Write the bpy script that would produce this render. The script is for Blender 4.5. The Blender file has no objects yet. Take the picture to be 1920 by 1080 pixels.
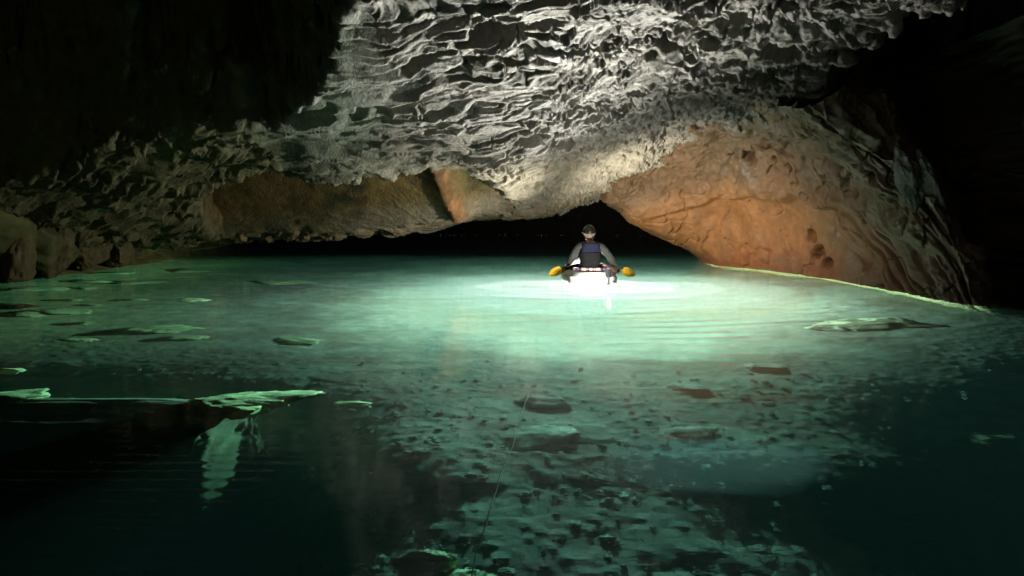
import bpy, bmesh, math, random
import numpy as np
from mathutils import Vector, Matrix

random.seed(7)
RNG = np.random.default_rng(11)
S = bpy.context.scene
COL = S.collection

# ------------------------------------------------------------------ camera
F = 1397.0                      # focal length in pixels of a 1920 wide frame
PITCH = math.radians(5.97)
CAM_Z = 1.2
cam_d = bpy.data.cameras.new('camera')
cam_d.sensor_width = 36.0
cam_d.lens = 36.0 * F / 1920.0
cam_d.clip_start = 0.05
cam_d.clip_end = 300.0
cam = bpy.data.objects.new('camera', cam_d)
cam.location = (0, 0, CAM_Z)
cam.rotation_euler = (math.radians(90) - PITCH, 0, 0)
COL.objects.link(cam)
S.camera = cam

# ------------------------------------------------------------------ world: no daylight reaches this cave
W = bpy.data.worlds.new('World')
S.world = W
W.use_nodes = True
bg = W.node_tree.nodes['Background']
bg.inputs[0].default_value = (0, 0, 0, 1)
bg.inputs[1].default_value = 0.0

S.view_settings.view_transform = 'Standard'
S.view_settings.look = 'None'
S.view_settings.exposure = 0.0
S.view_settings.gamma = 1.0
S.view_settings.use_curve_mapping = False
S.render.engine = 'CYCLES'
cy = S.cycles
cy.use_denoising = True
try:
    cy.denoiser = 'OPENIMAGEDENOISE'
    cy.denoising_input_passes = 'RGB_ALBEDO_NORMAL'
except Exception:
    pass
cy.max_bounces = 8
cy.diffuse_bounces = 2
cy.glossy_bounces = 4
cy.transmission_bounces = 8
cy.volume_bounces = 0
cy.caustics_reflective = False
cy.caustics_refractive = False
cy.sample_clamp_indirect = 1.5
cy.sample_clamp_direct = 0
cy.blur_glossy = 0.0


# ------------------------------------------------------------------ pixel helpers (photo pixel -> point in the cave)
CP, SP = math.cos(PITCH), math.sin(PITCH)


def ray(px, py):
    u, v = (px - 960.0) / F, (540.0 - py) / F
    return u, CP + v * SP, -SP + v * CP


def at(px, py, Y):
    a, b, c = ray(px, py)
    t = Y / b
    return (a * t, Y, CAM_Z + c * t)


def on(px, py, z=0.0):
    a, b, c = ray(px, py)
    t = (z - CAM_Z) / c
    return (a * t, b * t, z)


def under(px, py, z):
    """the point at depth z that pixel shows through flat water"""
    a, b, c = ray(px, py)
    t = -CAM_Z / c
    x, y = a * t, b * t
    h = math.hypot(a, b)
    s = h / math.sqrt(h * h + c * c) / 1.333
    k = -z * s / math.sqrt(1 - s * s) / h
    return (x + a * k, y + b * k, z)


# where the lamps are
BOAT = at(1106, 522, 12.75)
LAMP = at(1141, 519, 12.05)

# ------------------------------------------------------------------ lights
def lamp(kind, name, loc, power, col, radius, **kw):
    d = bpy.data.lights.new(name, kind)
    d.energy = power
    d.color = col
    d.shadow_soft_size = radius
    for k, v in kw.items():
        setattr(d, k, v)
    o = bpy.data.objects.new(name, d)
    o.location = loc
    COL.objects.link(o)
    return o


def aim(o, target):
    v = Vector(target) - o.location
    o.rotation_euler = v.to_track_quat('-Z', 'Y').to_euler()


# added bare spot, unseen past the paddler: rakes the roof for relief
L_CEIL = lamp('SPOT', 'roof_fill_spot', (BOAT[0] + .02, BOAT[1] + 1.15, 0.46), 1500, (1, .97, .91), 0.03,
              spot_size=math.radians(116), spot_blend=1.0)
aim(L_CEIL, (-0.3, 8.6, 1.5))
L_ROOF = lamp('SPOT', 'stern_lamp_beam', (LAMP[0], LAMP[1] - .03,  .24), 1450, (1, .97, .91), 0.02,
              spot_size=math.radians(104), spot_blend=1.0)
aim(L_ROOF, (0.1, 7.2, 3.2))
# added bare spots, unseen: one for the right wall, one for the left
L_WALL = lamp('SPOT', 'wall_fill_spot', (BOAT[0] + 0.10, BOAT[1] + 1.00, 0.52), 380, (1, .92, .78), 0.03,
              spot_size=math.radians(144), spot_blend=1.0)
aim(L_WALL, (4.3, 15.6, 1.8))
L_LEFT = lamp('SPOT', 'left_fill_spot', (BOAT[0] - .02, BOAT[1] + 1.10, 0.55), 420, (1, .94, .8), 0.03,
             spot_size=math.radians(128), spot_blend=1.0)
aim(L_LEFT, (-6, 14.0, 1.7))
L_GLOW = lamp('POINT', 'lip_fill_point', (BOAT[0], BOAT[1] + 1.15, 0.38), 70, (1, .94, .82), 0.03)  # added bare point that evens out the light on the lip
# added fill disk aimed at the raft, then the stern lamp's submerged light
L_RAFT = lamp('AREA', 'raft_fill_disk', (LAMP[0] - .2, LAMP[1] - .25, .13), 20, (1, .97, .9), 0, shape='DISK', size=.07)
aim(L_RAFT, (BOAT[0], BOAT[1], .30))
L_SUB = lamp('POINT', 'dive_lamp_light', (LAMP[0] - 0.25, LAMP[1], -0.09), 34000, (1, .95, .86), 0.03)

# ------------------------------------------------------------------ numpy noise
def _hash(ix, iy, iz, seed):
    h = (ix.astype(np.uint32) * np.uint32(374761393) + iy.astype(np.uint32) * np.uint32(668265263)
         + iz.astype(np.uint32) * np.uint32(2147483647 - 1013904223) + np.uint32(seed * 7919 + 17))
    h = (h ^ (h >> np.uint32(13))) * np.uint32(1274126177)
    h = (h ^ (h >> np.uint32(15))) * np.uint32(2246822519)
    return h ^ (h >> np.uint32(16))


_G = RNG.normal(size=(256, 3))
_G = (_G / np.linalg.norm(_G, axis=1)[:, None]).astype(np.float32)


def perlin(P, seed=0):
    P = np.asarray(P, dtype=np.float32)
    i = np.floor(P).astype(np.int64)
    f = P - i
    u = f * f * f * (f * (f * 6 - 15) + 10)
    out = 0
    for dx in (0, 1):
        wx = u[:, 0] if dx else 1 - u[:, 0]
        for dy in (0, 1):
            wy = u[:, 1] if dy else 1 - u[:, 1]
            for dz in (0, 1):
                wz = u[:, 2] if dz else 1 - u[:, 2]
                g = _G[_hash(i[:, 0] + dx, i[:, 1] + dy, i[:, 2] + dz, seed) & np.uint32(255)]
                d = g[:, 0] * (f[:, 0] - dx) + g[:, 1] * (f[:, 1] - dy) + g[:, 2] * (f[:, 2] - dz)
                out = out + wx * wy * wz * d
    return out * 1.5


def fbm(P, octaves=4, seed=0, gain=.5, lac=2.03, ridged=False):
    out, amp, tot = 0, 1.0, 0
    Q = np.asarray(P, dtype=np.float32)
    for k in range(octaves):
        n = perlin(Q, seed + k)
        if ridged:
            n = 1 - 2 * np.abs(n)
        out = out + amp * n
        tot += amp
        amp *= gain
        Q = Q * lac + 11.7
    return out / tot


def worley(x, y, seed=0, jit=.95):
    """F1, F2 and a per-cell random number, 2-D"""
    ix, iy = np.floor(x).astype(np.int64), np.floor(y).astype(np.int64)
    f1 = np.full(x.shape, 9.0, np.float32)
    f2 = f1.copy()
    cid = np.zeros(x.shape, np.float32)
    zz = np.zeros_like(ix)
    for dx in (-1, 0, 1):
        for dy in (-1, 0, 1):
            h = _hash(ix + dx, iy + dy, zz, seed)
            ox = (h & np.uint32(1023)).astype(np.float32) / 1023
            oy = ((h >> np.uint32(10)) & np.uint32(1023)).astype(np.float32) / 1023
            r = ((h >> np.uint32(20)) & np.uint32(1023)).astype(np.float32) / 1023
            px = ix + dx + .5 + (ox - .5) * jit - x
            py = iy + dy + .5 + (oy - .5) * jit - y
            d = np.sqrt(px * px + py * py).astype(np.float32)
            near = d < f1
            f2 = np.where(near, f1, np.minimum(f2, d))
            cid = np.where(near, r, cid)
            f1 = np.where(near, d, f1)
    return f1, f2, cid


def sstep(a, b, x):
    t = np.clip((x - a) / (b - a), 0, 1)
    return t * t * (3 - 2 * t)


def tps(pts, X, Y, smooth=0.02):
    """thin plate spline z(x, y) through the points"""
    pts = np.array(pts, float)
    n = len(pts)

    def k(r2):
        return .5 * r2 * np.log(np.maximum(r2, 1e-9))
    D = ((pts[:, None, :2] - pts[None, :, :2]) ** 2).sum(2)
    A = np.zeros((n + 3, n + 3))
    A[:n, :n] = k(D) + smooth * np.eye(n)
    A[:n, n] = A[n, :n] = 1
    A[:n, n + 1:] = pts[:, :2]
    A[n + 1:, :n] = pts[:, :2].T
    w = np.linalg.solve(A, np.r_[pts[:, 2], 0, 0, 0])
    xs, ys = X.ravel(), Y.ravel()
    out = w[n] + w[n + 1] * xs + w[n + 2] * ys
    for j in range(n):
        out += w[j] * k((xs - pts[j, 0]) ** 2 + (ys - pts[j, 1]) ** 2)
    return out.reshape(X.shape)


def axis(knots):
    """non-uniform sample positions from (start, end, count) runs"""
    a = []
    for s, e, c in knots:
        a.extend(np.linspace(s, e, c, endpoint=False))
    a.append(knots[-1][1])
    return np.array(a)


# ------------------------------------------------------------------ mesh helpers
def link_mesh(name, me, mat=None, parent=None):
    o = bpy.data.objects.new(name, me)
    COL.objects.link(o)
    if mat:
        me.materials.append(mat)
    if parent is not None:
        o.parent = parent
    return o


def grid_mesh(name, V, nu, nv, smooth=True, flip=False, tint=None):
    """V: (nu*nv, 3), row-major with v fastest"""
    i = np.arange(nu - 1)[:, None] * nv + np.arange(nv - 1)[None, :]
    i = i.ravel()
    q = np.stack([i, i + 1, i + nv + 1, i + nv], 1)
    if flip:
        q = q[:, ::-1]
    me = bpy.data.meshes.new(name)
    me.vertices.add(len(V))
    me.vertices.foreach_set('co', np.ascontiguousarray(V, dtype=np.float32).ravel())
    me.loops.add(q.size)
    me.loops.foreach_set('vertex_index', np.ascontiguousarray(q, dtype=np.int32).ravel())
    me.polygons.add(len(q))
    me.polygons.foreach_set('loop_start', np.arange(0, q.size, 4, dtype=np.int32))
    me.polygons.foreach_set('use_smooth', np.full(len(q), smooth))
    me.update(calc_edges=True)
    if tint is not None:
        a = me.color_attributes.new('tint', 'FLOAT_COLOR', 'POINT')
        a.data.foreach_set('color', np.c_[tint, np.ones(len(V))].astype(np.float32).ravel())
    return me


def grid_normals(V, nu, nv):
    G = V.reshape(nu, nv, 3)
    du = np.gradient(G, axis=0)
    dv = np.gradient(G, axis=1)
    n = np.cross(du, dv)
    n /= np.maximum(np.linalg.norm(n, axis=2, keepdims=True), 1e-9)
    return n.reshape(-1, 3)


def tag(o, label=None, cat=None, group=None, kind=None):
    if label:
        o['label'] = label
    if cat:
        o['category'] = cat
    if group:
        o['group'] = group
    if kind:
        o['kind'] = kind
    return o


def empty(name, loc, rz=0):
    o = bpy.data.objects.new(name, None)
    o.empty_display_size = .1
    o.location = loc
    o.rotation_euler = (0, 0, rz)
    COL.objects.link(o)
    return o


# ------------------------------------------------------------------ materials
def new_mat(name):
    m = bpy.data.materials.new(name)
    m.use_nodes = True
    nt = m.node_tree
    return m, nt, nt.nodes['Principled BSDF']


def nd(nt, t, **kw):
    n = nt.nodes.new(t)
    for k, v in kw.items():
        setattr(n, k, v)
    return n


def rock_mat(name, rough=(.42, .75), grain=9.0, bump=.5, bump_dist=.03, contrast=(.62, 1.2), attr=True, base=(.3, .28, .24), spec=.5):
    m, nt, p = new_mat(name)
    tc = nd(nt, 'ShaderNodeTexCoord')
    n1 = nd(nt, 'ShaderNodeTexNoise')
    n1.inputs['Scale'].default_value = grain
    n1.inputs['Detail'].default_value = 8
    n1.inputs['Roughness'].default_value = .62
    n2 = nd(nt, 'ShaderNodeTexNoise')
    n2.inputs['Scale'].default_value = grain * .16
    n2.inputs['Detail'].default_value = 5
    nt.links.new(tc.outputs['Object'], n1.inputs['Vector'])
    nt.links.new(tc.outputs['Object'], n2.inputs['Vector'])
    r1 = nd(nt, 'ShaderNodeMapRange')
    r1.inputs[1].default_value = .32
    r1.inputs[2].default_value = .7
    r1.inputs[3].default_value = contrast[0]
    r1.inputs[4].default_value = contrast[1]
    nt.links.new(n1.outputs['Fac'], r1.inputs[0])
    r2 = nd(nt, 'ShaderNodeMapRange')
    r2.inputs[1].default_value = .3
    r2.inputs[2].default_value = .7
    r2.inputs[3].default_value = .75
    r2.inputs[4].default_value = 1.15
    nt.links.new(n2.outputs['Fac'], r2.inputs[0])
    mu = nd(nt, 'ShaderNodeMath', operation='MULTIPLY')
    nt.links.new(r1.outputs[0], mu.inputs[0])
    nt.links.new(r2.outputs[0], mu.inputs[1])
    vm = nd(nt, 'ShaderNodeVectorMath', operation='SCALE')
    if attr:
        at_ = nd(nt, 'ShaderNodeAttribute', attribute_name='tint')
        nt.links.new(at_.outputs['Color'], vm.inputs[0])
    else:
        vm.inputs[0].default_value = base
    nt.links.new(mu.outputs[0], vm.inputs['Scale'])
    nt.links.new(vm.outputs[0], p.inputs['Base Color'])
    rr = nd(nt, 'ShaderNodeMapRange')
    rr.inputs[1].default_value = .35
    rr.inputs[2].default_value = .65
    rr.inputs[3].default_value = rough[0]
    rr.inputs[4].default_value = rough[1]
    nt.links.new(n2.outputs['Fac'], rr.inputs[0])
    nt.links.new(rr.outputs[0], p.inputs['Roughness'])
    p.inputs['Specular IOR Level'].default_value = spec
    n3 = nd(nt, 'ShaderNodeTexNoise')
    n3.inputs['Scale'].default_value = grain * 2.6
    n3.inputs['Detail'].default_value = 6
    n3.inputs['Roughness'].default_value = .65
    nt.links.new(tc.outputs['Object'], n3.inputs['Vector'])
    b = nd(nt, 'ShaderNodeBump')
    b.inputs['Strength'].default_value = bump
    b.inputs['Distance'].default_value = bump_dist
    nt.links.new(n3.outputs['Fac'], b.inputs['Height'])
    nt.links.new(b.outputs[0], p.inputs['Normal'])
    return m


def plain(name, col, rough=.6, metal=0, noise=0.0, scale=40):
    m, nt, p = new_mat(name)
    p.inputs['Roughness'].default_value = rough
    p.inputs['Metallic'].default_value = metal
    p.inputs['Specular IOR Level'].default_value = .15 if rough > .75 else .5
    if noise:
        tc = nd(nt, 'ShaderNodeTexCoord')
        n = nd(nt, 'ShaderNodeTexNoise')
        n.inputs['Scale'].default_value = scale
        nt.links.new(tc.outputs['Object'], n.inputs['Vector'])
        r = nd(nt, 'ShaderNodeMapRange')
        r.inputs[3].default_value = 1 - noise
        r.inputs[4].default_value = 1 + noise
        nt.links.new(n.outputs['Fac'], r.inputs[0])
        v = nd(nt, 'ShaderNodeVectorMath', operation='SCALE')
        v.inputs[0].default_value = col
        nt.links.new(r.outputs[0], v.inputs['Scale'])
        nt.links.new(v.outputs[0], p.inputs['Base Color'])
    else:
        p.inputs['Base Color'].default_value = (*col, 1)
    return m


M_CEIL = rock_mat('ceiling_limestone', rough=(.52, .85), grain=8, bump=.9, bump_dist=.035, spec=.35)
M_WALL = rock_mat('wall_limestone', rough=(.5, .8), grain=6, bump=.45, bump_dist=.025, contrast=(.7, 1.15))
M_BED = rock_mat('lake_bed_silt', rough=(.8, .95), grain=5, bump=.4, bump_dist=.03, spec=.2)
M_SUB = rock_mat('submerged_stone', rough=(.7, .9), grain=8, bump=.5, bump_dist=.02, attr=False, base=(.52, .58, .27), spec=.3)
M_SUBD = rock_mat('submerged_stone_dark', rough=(.7, .9), grain=8, bump=.5, bump_dist=.02, attr=False, base=(.26, .215, .155), spec=.3)
M_HANG = rock_mat('hanging_limestone', rough=(.35, .7), grain=12, bump=.8, bump_dist=.03, attr=False, base=(.085, .083, .072), spec=.4)
M_MID = rock_mat('submerged_stone_dull', rough=(.7, .9), grain=8, bump=.5, bump_dist=.02, attr=False, base=(.27, .27, .15), spec=.3)
M_LEDGE = rock_mat('ledge_stone', rough=(.7, .95), grain=6, bump=.4, bump_dist=.02, attr=False, base=(.22, .24, .13), spec=.2)
M_BANK = rock_mat('bank_stone', rough=(.6, .9), grain=6, bump=.5, bump_dist=.03, attr=False, base=(.2, .18, .09), spec=.3)


# ------------------------------------------------------------------ the ceiling sheet
def build_ceiling():
    xs = axis([(-16, -9.5, 24), (-9.5, -6.5, 110), (-6.5, 6.5, 720), (6.5, 11, 50)])
    ys = axis([(-9, 6.5, 40), (6.5, 8.2, 70), (8.2, 17.6, 500), (17.6, 20, 30), (20, 40, 30)])
    X, Y = np.meshgrid(xs, ys, indexing='ij')
    C = []
    # the lip over the low passage
    for px, py, d in ((300, 462, 16.8), (375, 455, 16.7), (450, 450, 16.6), (525, 448, 16.5), (600, 447, 16.5), (650, 445, 16.5), (700, 440, 16.5), (760, 436, 16.5),
                      (820, 428, 16.5), (880, 415, 16.4), (950, 408, 16.4), (1000, 402, 16.4), (1045, 394, 16.5), (1090, 379, 16.6), (1130, 371, 16.8)):
        C.append(at(px, py, d))
    # edge of the front ceiling above the shallow pocket
    for px, py in ((330, 372), (420, 335), (520, 328), (600, 350), (690, 345), (780, 328), (850, 322), (910, 338)):
        C.append(at(px, py, 13.8))
    # the main vault rising towards the camera
    for px, py, d in ((1000, 330, 14.4), (1080, 330, 15.0), (1150, 320, 15.2), (1000, 250, 12.6), (1150, 250, 13.2), (1000, 150, 10.8), (1000, 50, 9.4), (1000, 0, 8.7),
                      (700, 250, 12.4), (800, 150, 10.9), (760, 50, 9.5), (640, 95, 9.9), (600, 190, 10.8), (530, 255, 12.0),
                      (1250, 180, 11.6), (1250, 60, 9.6), (1450, 190, 11.4), (1450, 60, 9.5), (1600, 120, 9.9), (1600, 250, 11.4), (1700, 60, 8.9),
                      (430, 270, 11.7), (300, 245, 11.2), (200, 205, 10.4), (190, 330, 11.8), (330, 330, 12.8), (100, 380, 12.2), (100, 440, 13.2), (230, 420, 14.0)):
        C.append(at(px, py, d))
    C += [(0, 5, 4.1), (0, 0, 4.3), (0, -8, 3.4), (4, 5, 4.0), (-4, 5, 4.2), (6.5, 4, 3.2), (9, 9, 1.6), (9, 4, 1.2), (9, -4, .5), (-9, 5, 2.6), (-11, 9, 1.6), (-10.5, 13, .2),
          (-12, 16, .3), (-9.5, 18, .6), (6, 13, 2.8), (8, 14, 2.6), (6, 17, 2.6), (3, 19, 2.0), (0, 19, 1.5), (-4, 19, 1.1), (-8, 20, 1.1), (0, 26, 2.2), (-6, 26, 1.8),
          (6, 26, 2.4), (0, 33, 1.8), (-8, 33, 1.0), (0, 40, -3), (-8, 40, -3), (8, 40, -3), (-16, 0, .5), (-16, 20, 0), (11, 18, 1.5), (-12, 30, 0), (11, 30, 0), (-6, -8, 2.5), (6, -8, 2.5)]
    Z = tps(C, X, Y)
    P = np.stack([X.ravel(), Y.ravel(), Z.ravel()], 1)
    x, y = P[:, 0], P[:, 1]
    wob = fbm(np.c_[x * .9, y * .9, x * 0], 4, 50)
    wob2 = fbm(np.c_[x * 4.1, y * 4.1, x * 0], 3, 57)
    # --- high dark dome on the left: a step up behind a ragged edge
    edge = np.interp(y, [6, 8, 9.4, 9.9, 10.8, 12.0, 12.6], [-1.35, -1.6, -1.95, -2.2, -2.95, -3.9, -4.8])
    dd = edge - x + wob * .35 + wob2 * .22
    back = np.interp(x, [-9, -6.5, -5, -4.2, -3], [11.6, 11.3, 11.1, 11.3, 12.1]) - y + wob * .6 + wob2 * .05
    left = x + 9.6 + wob * .5
    m = sstep(0, .5, dd) * sstep(0, .9, back) * sstep(0, 1.5, left)
    P[:, 2] += m * (3.8 + wob * .8)
    # a smaller recess on the right behind the brown bulge
    r = np.hypot((x - 5.75) / 1.5, (y - 9.4) / 2.6) + wob * .45 + wob2 * .12
    P[:, 2] += sstep(1.0, .72, r) * 2.3
    # --- the pocket between ceiling edge and lip
    e0 = np.interp(x, [-6.6, -6.0, -5, -4, -3, -2, -1, -.4, .1], [16.2, 14.4, 13.9, 13.95, 13.85, 13.8, 13.75, 14.3, 16]) + wob2 * .22 + wob * .3
    lip = np.interp(x, [-8, -5, -2, 0, 1], [16.7, 16.5, 16.3, 16.2, 16.2])
    pk = sstep(e0, e0 + .22, y) * sstep(lip, lip - 1.7, y) * sstep(-6.5, -6.2, x + wob2 * .2) * sstep(.15, -.25, x)
    P[:, 2] += pk * 1.05
    # flowstone rib in the pocket
    tt = np.clip((y - 14.2) / 2.2, 0, 1)
    rx = -1.78 + tt * .85
    rib = np.exp(-((x - rx) / (.14 + .16 * tt)) ** 2) * sstep(13.9, 14.4, y) * sstep(16.4, 15.6, y)
    P[:, 2] -= rib * .42
    # hanging drapery at the far right
    for bx, by, rr_, hh in ((5.05, 9.1, .34, .6), (5.45, 8.9, .3, .7), (4.9, 8.2, .3, .5), (5.6, 8.1, .4, .6), (6.1, 8.6, .3, .5)):
        P[:, 2] -= hh * np.exp(-(((x - bx) / rr_) ** 2 + ((y - by) / (rr_ * 1.2)) ** 2))
    # --- relief
    nu, nv = X.shape
    n = grid_normals(P, nu, nv)
    n[n[:, 2] > 0] *= -1
    n = n * .8 + np.array([0, 0, -.35])
    y0 = y
    zs = P[:, 2].copy()
    y = y - .8 * zs
    wx = x + .35 * perlin(np.c_[x * .8, y * .8, x * 0], 3) + .10 * perlin(np.c_[x * 3, y * 3, x * 0], 5)
    wy = y + .35 * perlin(np.c_[x * .8, y * .8, x * 0 + 9], 4) + .10 * perlin(np.c_[x * 3, y * 3, x * 0 + 5], 6)
    ang = np.interp(x, [-4, -1.6, .6, 4], [-.45, -.7, -.8, -.35])
    ca, sa = np.cos(ang), np.sin(ang)
    a = wx * ca + wy * sa
    b = -wx * sa + wy * ca
    f1, f2, cid = worley(a * 1.7, b * 3.5, 1)
    g1, g2, gid = worley(a * 3.2 + 3, b * 6.5, 2)
    smooth_left = sstep(.2, -1.8, x)              # big scallops left, finer and flatter right
    pocket = np.clip(pk * 1.6, 0, 1)
    sc = (f1 ** 1.5 - .25) * .14 * (.55 + .9 * cid)
    sc2 = (g1 ** 1.3 - .3) * .045
    big = fbm(np.c_[x * .55, y * .8, x * 0], 3, 20) * .28
    med = fbm(np.c_[a * 1.5, b * 3.2, P[:, 2]], 4, 30, ridged=True) * .07
    fine = fbm(np.c_[a * 9, b * 14, P[:, 2] * 9], 3, 40) * .022
    rough_r = sstep(-.5, 2.5, x)
    plate = (np.floor((wy * .8 + wx * .25 + wob * .9) * 4) / 4 - (wy * .8 + wx * .25 + wob * .9)) * .22
    blocks, b2, bid = worley(wx * 2.4 + 8, wy * 3.0, 9)
    def plates(freq, seed, sharp=.84):
        ph = b * freq + 2.3 * fbm(np.c_[a * .95, b * 1.0, x * 0 + seed], 3, 240 + seed) + .35 * perlin(np.c_[a * 2.6, b * 3, x * 0], 250 + seed)
        s_ = ph - np.floor(ph)
        up_ = s_ * (1 - sstep(sharp, 1, s_))
        dn_ = (1 - s_) * sstep(0, 1 - sharp, s_)
        w = sstep(-1.7, -.3, x + wob)
        am = .12 + 1.35 * sstep(-.15, .35, fbm(np.c_[a * .9, b * 1.6, x * 0 + seed * 2], 2, 260 + seed))
        return ((1 - w) * up_ + 1.5 * w * dn_ - .4 - .15 * w) * am
    rr0 = sstep(-1.5, 1.5, x)
    D = (plates(2.3, 1) * .066 + plates(5.2, 2) * .038 + plates(9.5, 3) * .02) * (1 + .45 * sstep(-.2, -1.6, x)) + .6 * big + (.95 - .7 * rr0) * (sc * (.55 + .75 * smooth_left) + sc2) * (1 - .75 * pocket) + med * (.5 + .3 * rough_r) * (1 - .6 * pocket) + fine
    D += .5 * rough_r * (1 - pocket) * (plate * .5 + (bid - .5) * .16 + .06 * fbm(np.c_[x * 5, y * 8, x * 0], 3, 60, ridged=True))
    # fissures running across the vault
    cr = np.abs(fbm(np.c_[wx * .8, wy * 1.3, x * 0 + 4], 3, 70))
    D -= .16 * sstep(.022, .0, cr) * sstep(-1.2, 0, x)
    # hollows and the long slot in the roof
    for hx, hy, ra, rb, an, dp in ((-.2, 9.55, .42, .2, -.7, .5), (.45, 9.3, .2, .1, -.4, .3), (1.0, 10.0, .62, .05, -.02, .22), (2.05, 9.85, .35, .06, .1, .2), (.35, 12.75, .3, .16, -.2, .2), (1.35, 12.2, .25, .12, -.4, .2),
                                   (2.9, 10.6, .36, .14, .2, .3), (-1.3, 10.4, .3, .12, -.5, .2), (1.9, 11.4, .22, .12, .3, .2), (3.4, 9.8, .3, .16, .2, .3), (2.6, 9.2, .25, .2, .2, .3)):
        u_ = (x - hx) * np.cos(an) + (y0 - hy) * np.sin(an)
        v_ = -(x - hx) * np.sin(an) + (y0 - hy) * np.cos(an)
        D -= dp * sstep(1.15, .6, np.hypot(u_ / ra, v_ / rb) + .35 * wob2 + .3 * wob)
    y = y0
    pm = sstep(e0 + .05, e0 + .4, y) * sstep(-6.5, -6.2, x) * sstep(.15, -.25, x)
    D = D * (1 - .85 * pm * (1 - .6 * rib) * sstep(lip + .15, lip - .3, y)) + .05 * pm * fbm(np.c_[x * 1.6, y * 1.6, zs * 1.6], 3, 85)
    edgeup = np.exp(-((y - e0) / .5) ** 2) * sstep(-6.5, -5.5, x) * sstep(.3, -.6, x)
    vis = sstep(5.5, 7.5, y)
    D *= .35 + .65 * vis
    P += n * D[:, None]
    P[:, 2] += .12 * np.exp(-((y - 16.3) / 1.0) ** 2) + .16 * edgeup
    # ragged lip fringe
    nearlip = np.exp(-((y - (lip + .25)) / .35) ** 2) * sstep(-8, -7, x) * sstep(3, 2.2, x)
    P[:, 2] -= nearlip * (.05 * fbm(np.c_[x * 3, y * 3, x * 0], 3, 80) + .04 * wob2)
    # --- stone colours and painted bounce light
    grey = np.array([.47, .455, .405])
    dark = np.array([.16, .15, .125])
    olive = np.array([.20, .145, .05])
    tan = np.array([.42, .33, .18])
    orange = np.array([.45, .22, .09])
    green_bounce = np.array([.22, .32, .22])
    q = fbm(np.c_[x * .7, y * .9, x * 0 + 2], 4, 90)
    T = grey * (1 - .0)
    T = np.repeat(T[None], len(x), 0)
    def mix(T, c, w):
        return T * (1 - w[:, None]) + c * w[:, None]
    T = mix(T, dark, np.clip(sstep(.05, .4, q) * .75, 0, 1))
    T = mix(T, green_bounce, sstep(-1.2, -2.6, x + wob * .8) * .65)  # green light off the water, painted into the left roof
    T = mix(T, np.array([.40, .36, .26]), sstep(12.2, 14.5, y) * .75)
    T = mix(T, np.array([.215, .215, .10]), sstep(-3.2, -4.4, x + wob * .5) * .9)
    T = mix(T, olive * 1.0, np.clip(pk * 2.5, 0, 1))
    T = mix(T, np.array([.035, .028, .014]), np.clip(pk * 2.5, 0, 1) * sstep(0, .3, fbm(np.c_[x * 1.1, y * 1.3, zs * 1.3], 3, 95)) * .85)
    T = mix(T, tan, nearlip * (1 - .3 * sstep(0, 2, x)) * .9)
    T = mix(T, orange * (.45 + .55 * sstep(-.2, .3, wob2 + q))[:, None], np.clip(rib * 1.5 - .25 + .5 * wob2, 0, 1) * .85)
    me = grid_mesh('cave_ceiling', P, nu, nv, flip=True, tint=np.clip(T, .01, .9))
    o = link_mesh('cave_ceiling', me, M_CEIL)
    tag(o, 'pale grey scalloped limestone roof sloping down to a low lip over the water', kind='structure')
    return o


build_ceiling()


# ------------------------------------------------------------------ lofted walls
def catmull(A, n):
    """resample axis 0 of control array A to n points"""
    m = len(A)
    t = np.linspace(0, m - 1, n)
    i = np.clip(np.floor(t).astype(int), 0, m - 2)
    f = (t - i)[(...,) + (None,) * (A.ndim - 1)]
    g = lambda k: A[np.clip(k, 0, m - 1)]
    p0, p1, p2, p3 = g(i - 1), g(i), g(i + 1), g(i + 2)
    return .5 * ((2 * p1) + (-p0 + p2) * f + (2 * p0 - 5 * p1 + 4 * p2 - p3) * f ** 2 + (-p0 + 3 * p1 - 3 * p2 + p3) * f ** 3)


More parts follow.
